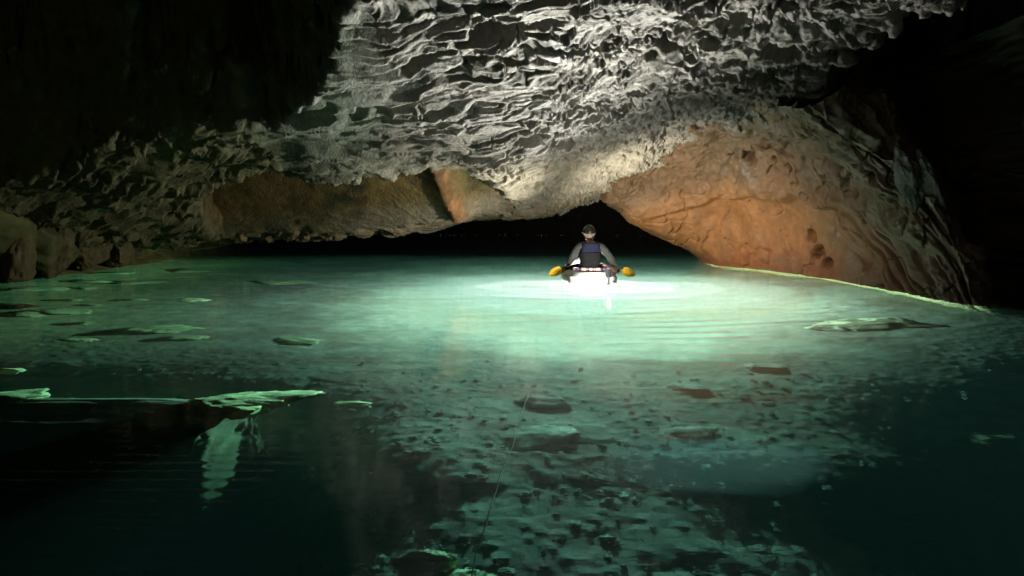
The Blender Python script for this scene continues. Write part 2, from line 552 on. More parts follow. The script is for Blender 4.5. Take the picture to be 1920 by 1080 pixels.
def build_right_wall():
    def col(pts, bottom):
        w = [at(*p) for p in pts]
        return [(w[0][0] + bottom[0], w[0][1] + bottom[1], -2.2), (w[0][0] + bottom[0] * .25, w[0][1], -.5)] + w
    cols = [
        [(7.5, 27, -2.2), (7.3, 27, -.5), (7, 27, 0), (6.5, 27, .6), (6, 27, 1.2), (5.5, 27, 1.8), (5, 27, 2.4), (4.5, 27, 3.2)],
        [(6.0, 20.5, -2.2), (5.8, 20.5, -.5), (5.5, 20.5, 0), (5.0, 20.5, .6), (4.6, 20.5, 1.0), (4.0, 20.5, 1.5), (3.4, 20.5, 2.2), (3, 20.5, 3.2)],
        col([(1312, 492, 17.4), (1268, 460, 17.3), (1215, 427, 17.2), (1165, 398, 17.0), (1135, 372, 16.8), (1130, 330, 16.2)], (.5, 0)),
        col([(1400, 504, 15.35), (1372, 445, 15.6), (1335, 392, 15.7), (1292, 345, 15.6), (1235, 312, 15.3), (1205, 262, 14.4)], (.5, 0)),
        col([(1550, 524, 13.15), (1520, 440, 13.5), (1470, 365, 13.7), (1420, 305, 13.6), (1365, 252, 13.2), (1325, 190, 12.3)], (.6, 0)),
        col([(1690, 550, 10.75), (1660, 470, 11.2), (1605, 385, 11.7), (1550, 315, 11.9), (1485, 255, 11.8), (1430, 185, 11.3)], (.6, 0)),
        col([(1785, 570, 9.62), (1760, 505, 9.8), (1712, 420, 10.2), (1650, 345, 10.5), (1585, 275, 10.6), (1520, 200, 10.4)], (.5, 0)),
        [(6.5, 9.4, -2.2), (6.3, 9.45, -.5), (6.1, 9.5, 0), (6.05, 9.7, .6), (5.9, 10.0, 1.2), (5.6, 10.3, 1.8), (5.2, 10.5, 2.5), (4.9, 10.6, 3.2)],
        [(7.4, 11.2, -2.2), (7.2, 11.1, -.5), (7.1, 11.1, 0), (7.0, 11.1, .6), (6.8, 11.1, 1.2), (6.5, 10.9, 1.8), (6.1, 11.0, 2.5), (5.7, 11.1, 3.3)],
        [(9.3, 8, -2.2), (9.2, 8, -.5), (9.2, 8, 0), (9.1, 8, .6), (8.7, 8, 1.2), (8.4, 8, 2.0), (8, 8, 3), (7.4, 8, 4.2)],
        [(8.5, 1, -2.2), (8.4, 1, -.5), (8.3, 1, 0), (8.2, 1, .6), (8, 1, 1.2), (7.7, 1, 2.2), (7.2, 1, 3.3), (6.4, 1, 4.6)],
        [(7.5, -8, -2.2), (7.4, -8, -.5), (7.3, -8, 0), (7.2, -8, .6), (7, -8, 1.2), (6.6, -8, 2.2), (6, -8, 3.3), (5, -8, 4.6)],
    ]
    A = np.array(cols, float)
    nu, nv = 560, 340
    # dense along the lit part
    m = len(A)
    kn = np.interp(np.linspace(0, 1, nu), [0, .06, .12, .84, .92, 1], [0, 1.0, 1.7, 7.4, 9, m - 1])
    i = np.clip(np.floor(kn).astype(int), 0, m - 2)
    f = (kn - i)[:, None, None]
    g = lambda k: A[np.clip(k, 0, m - 1)]
    p0, p1, p2, p3 = g(i - 1), g(i), g(i + 1), g(i + 2)
    B = .5 * ((2 * p1) + (-p0 + p2) * f + (2 * p0 - 5 * p1 + 4 * p2 - p3) * f ** 2 + (-p0 + 3 * p1 - 3 * p2 + p3) * f ** 3)
    C = catmull(B.transpose(1, 0, 2), nv).transpose(1, 0, 2)
    P = C.reshape(-1, 3).copy()
    U = np.repeat(kn, nv)
    Vv = np.tile(np.linspace(0, 7, nv), nu)
    n = grid_normals(P, nu, nv)
    ctr = np.array([0, 13, .8])
    s = np.sign(((ctr - P) * n).sum(1))
    n *= s[:, None]
    x, y, z = P.T
    up = sstep(3.9, 5.3, Vv + (U - 3.4) * .28)            # rough upper band
    up = np.clip(up + sstep(4.6, 6.2, U) * .8, 0, 1)
    wx = U * 2.2 + .5 * perlin(P * 1.1, 4)
    wz = Vv * .9 + .4 * perlin(P * 1.1 + 7, 5)
    f1, f2, cid = worley(wx * 1.5 + wz * .6, wz * 1.5, 21)
    g1, g2, gid = worley(wx * 4 + wz, wz * 4, 22)
    big = fbm(P * .8, 3, 110) * .22
    med = fbm(P * 2.3, 4, 120) * .07
    fine = fbm(P * 9, 3, 130) * .016
    D = big + med * (.6 + .7 * up) + fine * (.5 + up)
    D -= up * ((f1 ** 1.3) * .12 + (g1 ** 1.2) * .035)
    D += up * .05 * fbm(P * 4.5, 3, 135, ridged=True)
    # flutes running down the front of the bulge
    fl = np.abs(perlin(np.c_[U * 2.6 + Vv * .5 + .4 * perlin(P * 1.6, 8), Vv * .35, U * 0], 9))
    D -= sstep(3.8, 5.5, U) * (1 - .5 * up) * .10 * sstep(.16, 0, fl) * sstep(8.2, 6.5, U)
    # ledge between smooth orange foot and rough upper rock
    lg = Vv + (U - 3.4) * .28 - 4.0 + .25 * perlin(P * 1.4, 10)
    D += .14 * sstep(-.02, .25, lg) * sstep(1.3, .4, lg) * sstep(1.9, 2.6, U)
    # pits
    for (px, py, d, r) in ((1270, 292, 14.9, .13), (1372, 300, 13.9, .10), (1404, 300, 13.7, .16), (1452, 302, 13.2, .07), (1312, 225, 13.2, .2), (1522, 442, 13.4, .12), (1536, 470, 13.1, .12), (1555, 492, 12.9, .1)):
        a_ = np.array(ray(px, py))
        rel = P - np.array([0, 0, CAM_Z])
        tt = rel @ a_ / (a_ @ a_)
        off = np.linalg.norm(rel - tt[:, None] * a_, axis=1)
        q = P[np.argmin(off + (tt < 5) * 99)]           # the point of the wall where the photo shows this hollow
        D -= 1.6 * r * sstep(1.25, .35, np.linalg.norm((P - q) * np.array([1, .8, 1]), axis=1) / r + .5 * fine / .016)
    cr = np.abs(fbm(P * .9 + 3, 3, 140))
    D -= .085 * sstep(.016, .0, cr)
    P = P + n * D[:, None]
    orange = np.array([.42, .185, .062])
    brown = np.array([.155, .085, .04])
    greyb = np.array([.185, .14, .085])
    red = np.array([.27, .085, .032])
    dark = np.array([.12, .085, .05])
    q = fbm(C.reshape(-1, 3) * 1.3, 4, 150)
    T = np.repeat(orange[None], len(P), 0)
    def mix(T, c, w):
        w = np.clip(w, 0, 1)
        return T * (1 - w[:, None]) + c * w[:, None]
    T = mix(T, greyb, up * .75)
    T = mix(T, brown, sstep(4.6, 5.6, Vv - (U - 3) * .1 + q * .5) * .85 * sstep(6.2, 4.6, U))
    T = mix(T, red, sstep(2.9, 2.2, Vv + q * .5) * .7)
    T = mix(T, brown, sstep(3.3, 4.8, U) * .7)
    T = mix(T, dark, sstep(4.4, 5.8, U) * .85)  # fade into shade at the right end, painted into the tint
    T = mix(T, brown * .6, sstep(.1, .45, q) * .45)
    T = mix(T, np.array([.30, .28, .11]), sstep(.06, -.08, z + .05 * fbm(P * 4, 3, 155)) * sstep(-.55, .25, fbm(P * 1.7, 3, 157)))
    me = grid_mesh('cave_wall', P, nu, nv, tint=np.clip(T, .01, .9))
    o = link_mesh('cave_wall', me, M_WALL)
    tag(o, 'smooth orange brown rock bulge overhanging the right side of the water', kind='structure')


build_right_wall()


def build_left_wall():
    rows = []
    for (x, y, lean) in ((-11, 30, .2), (-9.4, 21, .3), (-8.55, 17.6, .5), (-8.85, 15.2, .6), (-8.85, 12.8, .7), (-9.0, 9.5, .6), (-8.6, 5, .6), (-7.6, 0, .5), (-6.5, -8, .5)):
        rows.append([(x - .4, y, -2.2), (x - .1, y, -.5), (x, y, 0), (x + lean * .4, y, .5), (x + lean * 1.0, y, 1.1), (x + lean * 1.3, y, 1.8), (x + lean * .9, y, 2.6), (x - 1.6, y, 4.2)])
    A = np.array(rows, float)
    nu, nv = 300, 170
    B = catmull(A, nu)
    C = catmull(B.transpose(1, 0, 2), nv).transpose(1, 0, 2)
    P = C.reshape(-1, 3).copy()
    n = grid_normals(P, nu, nv)
    s = np.sign(((np.array([0, 12, .8]) - P) * n).sum(1))
    n *= s[:, None]
    U = P[:, 1] + .4 * perlin(P * .9, 3)
    f1, f2, cid = worley(U * .75 + P[:, 2] * .4, P[:, 2] * 1.1 - U * .2, 31)
    D = (cid - .4) * .7 * sstep(0, .12, f2 - f1) + fbm(P * .7, 3, 160) * .35 + fbm(P * 2.6, 4, 170, ridged=True) * .1
    P = P + n * D[:, None]
    T = np.repeat(np.array([.17, .185, .065])[None], len(P), 0)  # green share of the olive stands in for bounce off the water
    q = fbm(C.reshape(-1, 3) * 1.1, 3, 175)
    T *= (.75 + .5 * sstep(-.3, .3, q))[:, None]
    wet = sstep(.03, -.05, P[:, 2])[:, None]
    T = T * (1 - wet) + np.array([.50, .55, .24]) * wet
    me = grid_mesh('cave_wall', P, nu, nv, tint=T)
    o = link_mesh('cave_wall', me, M_WALL)
    tag(o, 'dim olive brown rock wall along the left side of the water', kind='structure')


build_left_wall()


# ------------------------------------------------------------------ lake bed
def build_bed():
    xs = axis([(-13, -9.5, 10), (-9.5, 6.8, 620), (6.8, 10, 12)])
    ys = axis([(-8, 2.6, 24), (2.6, 9, 400), (9, 18.5, 260), (18.5, 40, 26)])
    X, Y = np.meshgrid(xs, ys, indexing='ij')
    C = [(-9, 13, .1), (-8.7, 15, .1), (-8.6, 17.5, .05), (-8.1, 13, -.06), (-8.0, 15, -.06), (-8.0, 17, -.08), (-8.4, 10.5, -.05), (-7.3, 13, -.33), (-7.2, 16, -.38), (-6, 14, -.6), (-4, 14, -1.0), (-6, 10, -.55), (-9, 9, 0), (-4, 10, -.95), (-4, 7, -.9),
         (-8, 6, -.3), (-2, 12, -1.6), (0, 12, -2.0), (2, 12, -2.0), (0, 9, -1.7), (2, 9, -1.65), (4, 12, -1.3), (5, 13, -.8), (4.2, 15, -1.2), (5.2, 10.6, -.75), (4, 9, -1.1), (0, 7, -1.3), (2, 6.5, -1.35),
         (-2, 6, -1.15), (0, 6, -1.25), (2, 5.8, -1.38), (0, 5, -1.14), (-.8, 4.5, -1.03), (2, 4.8, -1.45), (0, 4, -1.06), (0, 3, -1.0), (-.7, 3.2, -1.08), (-1.4, 4.3, -1.8), (-1.5, 3.4, -2.0), (-1.2, 5.3, -1.22), (-.75, 4.1, -1.12), (1.2, 3, -1.3), (1.4, 4, -1.32), (3.5, 6, -1.5), (6, 7, -1.2), (4, 3.5, -2.6), (2, 2, -2.0), (0, 2, -1.1), (-3, 3, -2.2), (-5, 4, -1.6), (-2.4, 3.4, -2.0), (0, 17, -1.5), (-4, 18, -1.25),
         (3, 18, -1.4), (0, 21, -1.15), (-4, 21, -1.0), (-8, 22, -1), (6, 22, -1.2), (0, 25, -2.5), (0, 40, -4), (-8, 40, -4), (8, 40, -4), (0, -8, -3), (-8, -8, -2), (8, -8, -2), (9, 4, -1.5), (9, 10, -1)]
    Z = tps(C, X, Y, .01)
    P = np.stack([X.ravel(), Y.ravel(), Z.ravel()], 1)
    x, y = P[:, 0], P[:, 1]
    z0 = x * 0
    shallow = sstep(-1.0, -.35, P[:, 2])
    f1, f2, cid = worley(x * 9 + .4 * perlin(np.c_[x * 2, y * 2, z0], 1), y * 9, 41)
    g1, g2, gid = worley(x * 19, y * 19, 42)
    h1, h2, hid = worley(x * 1.7 + .3 * perlin(np.c_[x, y, z0], 2), y * 2.2, 43)
    q = fbm(np.c_[x * .7, y * .7, z0], 3, 180)
    stony = sstep(-.25, .25, q + .25)
    D = fbm(np.c_[x * .5, y * .5, z0], 3, 190) * .18 + fbm(np.c_[x * 1.6, y * 2, z0], 4, 200) * .07
    D += stony * ((cid > .45) * np.maximum(0, .55 - f1) * .11 * cid + np.maximum(0, .5 - g1) * .035)
    D += (hid > .7) * np.sqrt(np.maximum(0, .30 - h1 ** 2)) * .16 * (hid - .4)
    P[:, 2] += D * (1 - .35 * shallow) * (.12 + .36 * sstep(8.0, 3.5, y))
    # pale silt mounds
    for px, py, zz, rx, ry, hh in ((1330, 862, -1.3, .6, .35, .10), (1000, 810, -1.3, .5, .3, .06), (1620, 880, -1.5, .4, .5, .10)):
        c = under(px, py, zz)
        P[:, 2] += hh * np.exp(-(((x - c[0]) / rx) ** 2 + ((y - c[1]) / ry) ** 2))
    silt = np.array([.42, .41, .30])
    stone = np.array([.2, .19, .145])
    brown = np.array([.24, .18, .12])
    T = np.repeat(silt[None], len(x), 0)
    def mix(T, c, w):
        w = np.clip(w, 0, 1)
        return T * (1 - w[:, None]) + c * w[:, None]
    T = mix(T, stone * .8, stony * (.4 + .4 * sstep(6.5, 4.5, y)))  # near bed darkened in the colour to dim the foreground
    T = mix(T, brown, sstep(.05, .3, fbm(np.c_[x * .9, y * .9, z0 + 5], 3, 210)) * .6)
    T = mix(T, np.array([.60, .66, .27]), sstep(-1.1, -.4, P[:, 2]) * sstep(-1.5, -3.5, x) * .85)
    nu, nv = X.shape
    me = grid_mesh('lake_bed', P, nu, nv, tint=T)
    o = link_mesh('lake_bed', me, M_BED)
    tag(o, 'stony silt covered bottom seen through clear green water', kind='structure')
    return xs, ys, P[:, 2].reshape(nu, nv)


BX, BY, BZ = build_bed()


def bed_z(x, y):
    i = int(np.clip(np.searchsorted(BX, x), 0, len(BX) - 1))
    j = int(np.clip(np.searchsorted(BY, y), 0, len(BY) - 1))
    return float(BZ[i, j])


# ------------------------------------------------------------------ water
def build_water():
    xs = axis([(-15, -9.5, 8), (-9.5, 6.8, 420), (6.8, 12.5, 8)])
    ys = axis([(-8.5, 2.2, 10), (2.2, 9, 420), (9, 19, 200), (19, 39, 16)])
    X, Y = np.meshgrid(xs, ys, indexing='ij')
    x, y = X.ravel(), Y.ravel()
    z0 = x * 0
    wx = x + .5 * perlin(np.c_[x * .5, y * .5, z0], 1)
    wy = y + .35 * perlin(np.c_[x * .6, y * .8, z0], 2)
    Z = perlin(np.c_[wx * .7, wy * 2.3, z0], 3) * .0028
    Z += perlin(np.c_[wx * 1.6, wy * 5.2, z0 + 3], 4) * .0014
    patch = sstep(-.2, .35, fbm(np.c_[x * .45, y * .45, z0], 2, 220))
    Z += perlin(np.c_[wx * 10, wy * 20, z0 + 3], 5) * .00050 * (.3 + patch)
    # wake rings spreading from the boat to the right
    r = np.hypot(x - BOAT[0] + .2, y - BOAT[1])
    Z += .0050 * sstep(-.35, .4, perlin(np.c_[x * .9, y * 1.6, z0 + 7], 8)) * np.sin(r * 17 + 4.2 * perlin(np.c_[x * .6, y * .8, z0], 6)) * np.exp(-((r - 5.4) / 1.5) ** 2) * sstep(.6, 2.0, x)
    # a train of short ripples in front of the dark ledge
    Z += .0018 * np.sin(2 * np.pi * (y + .02 * x + .04 * perlin(np.c_[x * 1.4, y * 1.4, z0], 7)) / .12) * sstep(-3.2, -2.0, x) * sstep(-.95, -1.35, x) * sstep(3.75, 3.3, y)
    nu, nv = X.shape
    top = np.stack([x, y, Z], 1)
    i = (np.arange(nu - 1)[:, None] * nv + np.arange(nv - 1)[None, :]).ravel()
    q = np.stack([i, i + nv, i + nv + 1, i + 1], 1)
    # closed box: skirt and bottom
    per = list(range(0, nv)) + [k * nv + nv - 1 for k in range(1, nu)] + [(nu - 1) * nv + k for k in range(nv - 2, -1, -1)] + [k * nv for k in range(nu - 2, 0, -1)]
    low = top[per].copy()
    low[:, 2] = -5.5
    V = np.r_[top, low]
    base = len(top)
    L = len(per)
    faces = [tuple(map(int, f)) for f in q]
    for k in range(L):
        k2 = (k + 1) % L
        faces.append((per[k], per[k2], base + k2, base + k))
    faces.append(tuple(base + k for k in range(L)))
    me = bpy.data.meshes.new('lake_water')
    me.from_pydata(V.tolist(), [], faces)
    me.update()
    bm = bmesh.new()
    bm.from_mesh(me)
    bmesh.ops.recalc_face_normals(bm, faces=bm.faces)
    for f in bm.faces:
        f.smooth = len(f.verts) == 4 and abs(f.normal.z) > .5
    bm.to_mesh(me)
    bm.free()
    m = bpy.data.materials.new('cave_water')
    m.use_nodes = True
    nt = m.node_tree
    for n in list(nt.nodes):
        nt.nodes.remove(n)
    out = nd(nt, 'ShaderNodeOutputMaterial')
    gl = nd(nt, 'ShaderNodeBsdfGlass')
    gl.inputs['IOR'].default_value = 1.333
    gl.inputs['Roughness'].default_value = 0.0
    tc = nd(nt, 'ShaderNodeTexCoord')
    mp = nd(nt, 'ShaderNodeMapping')
    mp.inputs['Scale'].default_value = (1, 1.9, 1)
    n1 = nd(nt, 'ShaderNodeTexNoise')
    n1.inputs['Scale'].default_value = 14
    n1.inputs['Detail'].default_value = 3
    b = nd(nt, 'ShaderNodeBump')
    b.inputs['Strength'].default_value = .10
    b.inputs['Distance'].default_value = .01
    nt.links.new(tc.outputs['Object'], mp.inputs['Vector'])
    nt.links.new(mp.outputs[0], n1.inputs['Vector'])
    nt.links.new(n1.outputs['Fac'], b.inputs['Height'])
    nt.links.new(b.outputs[0], gl.inputs['Normal'])
    nt.links.new(gl.outputs[0], out.inputs['Surface'])
    ab = nd(nt, 'ShaderNodeVolumeAbsorption')
    ab.inputs['Color'].default_value = (.22, .635, .605, 1)
    ab.inputs['Density'].default_value = .31
    vs = nd(nt, 'ShaderNodeVolumeScatter')
    vs.inputs['Color'].default_value = (.75, 1, .95, 1)
    vs.inputs['Density'].default_value = .011
    vs.inputs['Anisotropy'].default_value = 0.0
    ad = nd(nt, 'ShaderNodeAddShader')
    nt.links.new(ab.outputs[0], ad.inputs[0])
    nt.links.new(vs.outputs[0], ad.inputs[1])
    nt.links.new(ad.outputs[0], out.inputs['Volume'])
    o = link_mesh('lake_water', me, m)
    tag(o, 'clear teal green cave water with faint ripples', kind='structure')


build_water()

# ------------------------------------------------------------------ rocks
def rock_mesh(name, size, seed, blocky=.5, sub=4, rough=.12, box=1.0):
    bm = bmesh.new()
    bmesh.ops.create_icosphere(bm, subdivisions=sub, radius=1)
    P = np.array([v.co[:] for v in bm.verts])
    off = seed * 3.17
    # cut by random planes for a broken, angular outline
    rg = np.random.default_rng(seed)
    for k in range(int(9 * blocky) + 3):
        n = rg.normal(size=3)
        n /= np.linalg.norm(n)
        h = rg.uniform(.55, .82)
        d = P @ n - h
        P = P - np.outer(np.maximum(d, 0) * .92, n)
    if box != 1.0:
        P = np.sign(P) * np.abs(P) ** box
    r = 1 + rough * 2 * fbm(P * 1.4 + off, 3, seed) + rough * .9 * fbm(P * 4 + off, 3, seed + 3, ridged=True)
    P = P * r[:, None] * np.array(size)
    for v, p in zip(bm.verts, P):
        v.co = p
    for f in bm.faces:
        f.smooth = True
    me = bpy.data.meshes.new(name)
    bm.to_mesh(me)
    bm.free()
    return me


def rock(name, loc, size, seed, mat, label, cat, group=None, rz=0, tilt=(0, 0), **kw):
    o = link_mesh(name, rock_mesh(name, size, seed, **kw), mat)
    o.location = loc
    o.rotation_euler = (tilt[0], tilt[1], rz)
    return tag(o, label, cat, group)


# slabs lying under water along the left bank: px, py, depth, width px, thickness, tilt, label
SLABS = [
    (25, 572, -.10, 62, .10, 'round pale green slab at the left edge, nearest the rock wall'),
    (60, 541, -.08, 90, .08, 'long pale slab against the left bank below the dark wall'),
    (150, 527, -.08, 70, .09, 'pale slab touching the left bank where the wall meets water'),
    (215, 512, -.10, 60, .08, 'small pale slab along the bank behind the round slab'),
    (250, 529, -.14, 64, .07, 'flat pale slab out from the bank, left of the far shelf'),
    (355, 508, -.16, 60, .07, 'furthest pale slab, near the low dark gap on the left'),
    (160, 541, -.15, 46, .06, 'narrow pale slab between the bank slabs and the deeper water'),
    (130, 563, -.18, 44, .07, 'small curled pale slab right of the round slab'),
    (172, 572, -.15, 30, .05, 'tiny oval slab just right of the curled slab'),
    (118, 585, -.20, 90, .06, 'low thin slab with a bright back edge below the oval slab'),
    (60, 590, -.22, 70, .06, 'thin slab below the round slab at the left edge'),
    (255, 562, -.22, 40, .06, 'thin bright edged slab left of the middle of the shallows'),
    (150, 607, -.20, 30, .06, 'small bright stone in front of the thin bank slabs'),
    (300, 617, -.16, 112, .07, 'broad striped pale slab alone in the green shallows'),
    (355, 634, -.26, 70, .04, 'thin sliver of stone just below the broad striped slab'),
    (525, 529, -.22, 90, .05, 'thin pale shelf far out towards the middle of the lake'),
    (360, 562, -.26, 60, .04, 'pale sliver of rock behind the broad striped slab'),
    (6, 693, -.16, 50, .09, 'pale stone cut off by the left edge of the picture'),
    (35, 738, -.12, 110, .07, 'curved slab with a bright rim at the left edge above the dark ledge'),
    (140, 636, -.30, 60, .06, 'dim stone sunk in the green shallows'),
]
def bed_point(px, py):
    z = -1.0
    for _ in range(12):
        c = under(px, py, z)
        z = .5 * z + .5 * bed_z(c[0], c[1])
    return under(px, py, z)


for k, (px, py, z, w, th, lab) in enumerate(SLABS):
    c = bed_point(px, py)
    if k >= 16:
        c = under(px, py, z)
    d = math.hypot(c[0], c[1])
    sx = w * d / F * (.72 if k < 6 else .55)
    rock('submerged_slab', (c[0], c[1], c[2] + th * (.3 if k < 16 else -.7)), (sx, sx * random.uniform(.5, .8), th), 20 + k, M_SUB, lab, 'rock', 'pale slabs under water along the left bank',
         rz=random.uniform(-.4, .4), tilt=(random.uniform(-.16, -.04), random.uniform(.14, .34)), blocky=1.0, rough=.26)

# the bright broken slab on the big dark ledge
c = on(462, 750, -.03)
rock('broken_slab', (c[0], c[1], -.17), (.41, .36, .13), 77, M_SUB, 'large broken bright green slab just breaking the surface on the dark ledge', 'rock', rz=.22, tilt=(-.2, .08), blocky=.9, sub=5, rough=.26)
rock('ledge_block', (-3.72, 4.50, -1.36), (2.12, .50, 1.15), 90, M_LEDGE, 'huge dark squared ledge under water in the lower left corner', 'rock', rz=.0, blocky=-.3, sub=6, rough=.022, box=.3)

DEEP = [
    (1022, 758, None, 110, .09, M_SUBD, 'reddish brown boulder on the bottom in the middle where the thin line starts'),
    (1292, 728, None, 86, .05, M_SUBD, 'reddish boulder on the bottom right of the line boulder'),
    (1432, 690, None, 90, .04, M_SUBD, 'flat reddish boulder on the bottom below the rippled water'),
    (1290, 815, None, 130, .05, M_SUBD, 'brown slanting slab on the bottom above the teal patch'),
    (1640, 608, -.36, 220, .05, M_MID, 'long pale ledge under water in front of the orange wall'),
    (1835, 824, None, 110, .05, M_BANK, 'thin pale slab in the dark water at the right edge'),
    (1895, 878, None, 60, .07, M_BANK, 'faint stone at the right edge below the thin pale slab'),
    (800, 1045, -.45, 120, .08, M_SUB, 'green slab with a bright rim at the bottom of the picture'),
    (868, 1078, -.5, 110, .08, M_SUB, 'lower green slab overlapping the bright rimmed one, left of the line'),
    (1010, 825, None, 170, .05, M_MID, 'low pale green slab on the bottom beside the thin line'),
    (560, 640, None, 90, .05, M_SUB, 'faint pale slab in the open water left of centre'),
    (668, 757, -.45, 76, .03, M_SUB, 'thin bright sliver of stone right of the broken slab'),
    (120, 800, -.35, 170, .07, M_SUB, 'dim slab lying on the dark ledge at the left'),
]
for k, (px, py, z, w, th, mt, lab) in enumerate(DEEP):
    c = bed_point(px, py) if z is None else under(px, py, z)
    sx = w * math.hypot(c[0], c[1]) / F * .5
    rock('sunken_rock', (c[0], c[1], c[2] + th * (.1 if z is None else -.6)), (sx, sx * random.uniform(.5, .75), th), 120 + k, mt, lab, 'rock', 'sunken rocks in the open water', rz=random.uniform(-.3, .3), tilt=(random.uniform(-.1, .0), random.uniform(-.05, .08)), blocky=.9, rough=.26)

# loose cobbles on the bottom: one joined scatter, far too many to count
def cobbles():
    base = []
    for k in range(6):
        me = rock_mesh('cobble', (1, .8, .55), 300 + k, blocky=.4, sub=1, rough=.15)
        V = np.array([v.co[:] for v in me.vertices])
        Fc = np.array([p.vertices[:] for p in me.polygons])
        base.append((V, Fc))
        bpy.data.meshes.remove(me)
    VV, FF, off = [], [], 0
    rg = np.random.default_rng(5)
    n = 0
    while n < 4200:
        x = rg.uniform(-6, 5.5)
        y = 2.8 + 6.0 * rg.random() ** 1.5
        dens = float(fbm(np.array([[x * .7, y * .7, 0]]), 3, 180)[0]) + .35
        if rg.random() > dens * 1.3 * float(sstep(8.2, 4.2, y)):
            continue
        V, Fc = base[rg.integers(6)]
        s = (.010 + .05 * rg.random() ** 4) * (1 - .09 * (y - 3))
        a = rg.uniform(0, 6.28)
        R = np.array([[math.cos(a), -math.sin(a), 0], [math.sin(a), math.cos(a), 0], [0, 0, 1]])
        VV.append((V * s) @ R.T + np.array([x, y, bed_z(x, y) + s * .2]))
        FF.append(Fc + off)
        off += len(V)
        n += 1
    me = bpy.data.meshes.new('cobbles')
    me.from_pydata(np.concatenate(VV).tolist(), [], np.concatenate(FF).tolist())
    me.polygons.foreach_set('use_smooth', [True] * len(me.polygons))
    tag(link_mesh('cobbles', me, rock_mat('cobble_stone', rough=(.7, .9), grain=14, attr=False, base=(.26, .25, .18), spec=.3)),
        'scatter of small dark stones over the lake bottom', kind='stuff')


cobbles()

# boulders leaning on the left bank
for k, (px, py, d, sz, rz, lab) in enumerate([
    (30, 470, 12.6, (.36, .5, .62), .3, 'steep dark boulder at the far left edge rising from the water'),
    (100, 455, 13.2, (.30, .4, .6), .1, 'narrow leaning boulder next to the far left one'),
    (165, 470, 14.4, (.34, .4, .42), -.2, 'squat olive boulder in the middle of the left bank'),
    (222, 470, 15.6, (.40, .5, .32), .2, 'low olive boulder where the left bank ends at the dark gap'),
]):
    p = at(px, py, d)
    rock('bank_boulder', p, sz, 60 + k, M_BANK, lab, 'boulder', 'boulders on the left bank', rz=rz, tilt=(.1, .25), blocky=1.0, sub=5, rough=.16)


# rock drapery clinging to the dark flank right of the bulge
for k, (px, py, d, sz, rz, tl, lab) in enumerate([
    (1705, 335, 10.15, (.12, .2, .42), .3, .42, 'dim drape of grey rock right beside the top of the orange bulge'),
    (1745, 345, 10.0, (.10, .2, .40), .1, .46, 'narrow dim drape of rock, outermost on the dark flank of the bulge'),
]):
    rock('rock_drape', at(px, py, d), sz, 80 + k, M_HANG, lab, 'rock', 'rock drapes beside the orange bulge', rz=rz, tilt=(.1, -tl), blocky=.2, sub=5, rough=.22)


# ------------------------------------------------------------------ thin line lying through the foreground water
def tube_mesh(name, pts, rad, sides=8, closed=False):
    bm = bmesh.new()
    n = len(pts)
    rings = []
    for i, p in enumerate(pts):
        p = Vector(p)
        if closed:
            t = Vector(pts[(i + 1) % n]) - Vector(pts[i - 1])
        else:
            t = Vector(pts[min(i + 1, n - 1)]) - Vector(pts[max(i - 1, 0)])
        t.normalize()
        up = Vector((0, 0, 1)) if abs(t.z) < .95 else Vector((1, 0, 0))
        s = t.cross(up).normalized()
        u = s.cross(t)
        r = rad[i] if hasattr(rad, '__len__') else rad
        rings.append([bm.verts.new(p + r * (math.cos(a) * s + math.sin(a) * u)) for a in (2 * math.pi * k / sides for k in range(sides))])
    m = n if closed else n - 1
    for i in range(m):
        a, b = rings[i], rings[(i + 1) % n]
        for k in range(sides):
            f = bm.faces.new((a[k], a[(k + 1) % sides], b[(k + 1) % sides], b[k]))
            f.smooth = True
    if not closed:
        bm.faces.new(rings[0][::-1])
        bm.faces.new(rings[-1])
    bmesh.ops.recalc_face_normals(bm, faces=bm.faces)
    me = bpy.data.meshes.new(name)
    bm.to_mesh(me)
    bm.free()
    return me


LP = [(992, 734, -.50), (985, 755, -.44), (968, 800, -.34), (962, 835, -.28), (943, 880, -.24), (930, 920, -.22), (918, 955, -.2), (905, 1000, -.2), (893, 1040, -.2), (886, 1079, -.2), (880, 1130, -.2)]
lp = catmull(np.array([under(*p) for p in LP]), 60)
lp[:, 0] += .006 * perlin(np.c_[lp * 4], 3)
tag(link_mesh('guide_line', tube_mesh('guide_line', lp.tolist(), .0032, 6), plain('line_fibre', (.30, .28, .2), .8)),
    'thin pale line running through the foreground water to the brown boulder', 'line')


# ------------------------------------------------------------------ paddler
def skin_mesh(name, verts, edges, radii, root=0, sub=2):
    me = bpy.data.meshes.new(name + '_skeleton')
    me.from_pydata(verts, edges, [])
    o = bpy.data.objects.new(name + '_skeleton', me)
    COL.objects.link(o)
    sk = o.modifiers.new('skin', 'SKIN')
    sk.use_smooth_shade = True
    sk.branch_smoothing = .6
    for i, r in enumerate(radii):
        v = me.skin_vertices[0].data[i]
        v.radius = r if isinstance(r, tuple) else (r, r)
        v.use_root = (i == root)
    sb = o.modifiers.new('sub', 'SUBSURF')
    sb.levels = sb.render_levels = sub
    dg = bpy.context.evaluated_depsgraph_get()
    out = bpy.data.meshes.new_from_object(o.evaluated_get(dg))
    bpy.data.objects.remove(o)
    bpy.data.meshes.remove(me)
    out.name = name
    for p in out.polygons:
        p.use_smooth = True
    return out


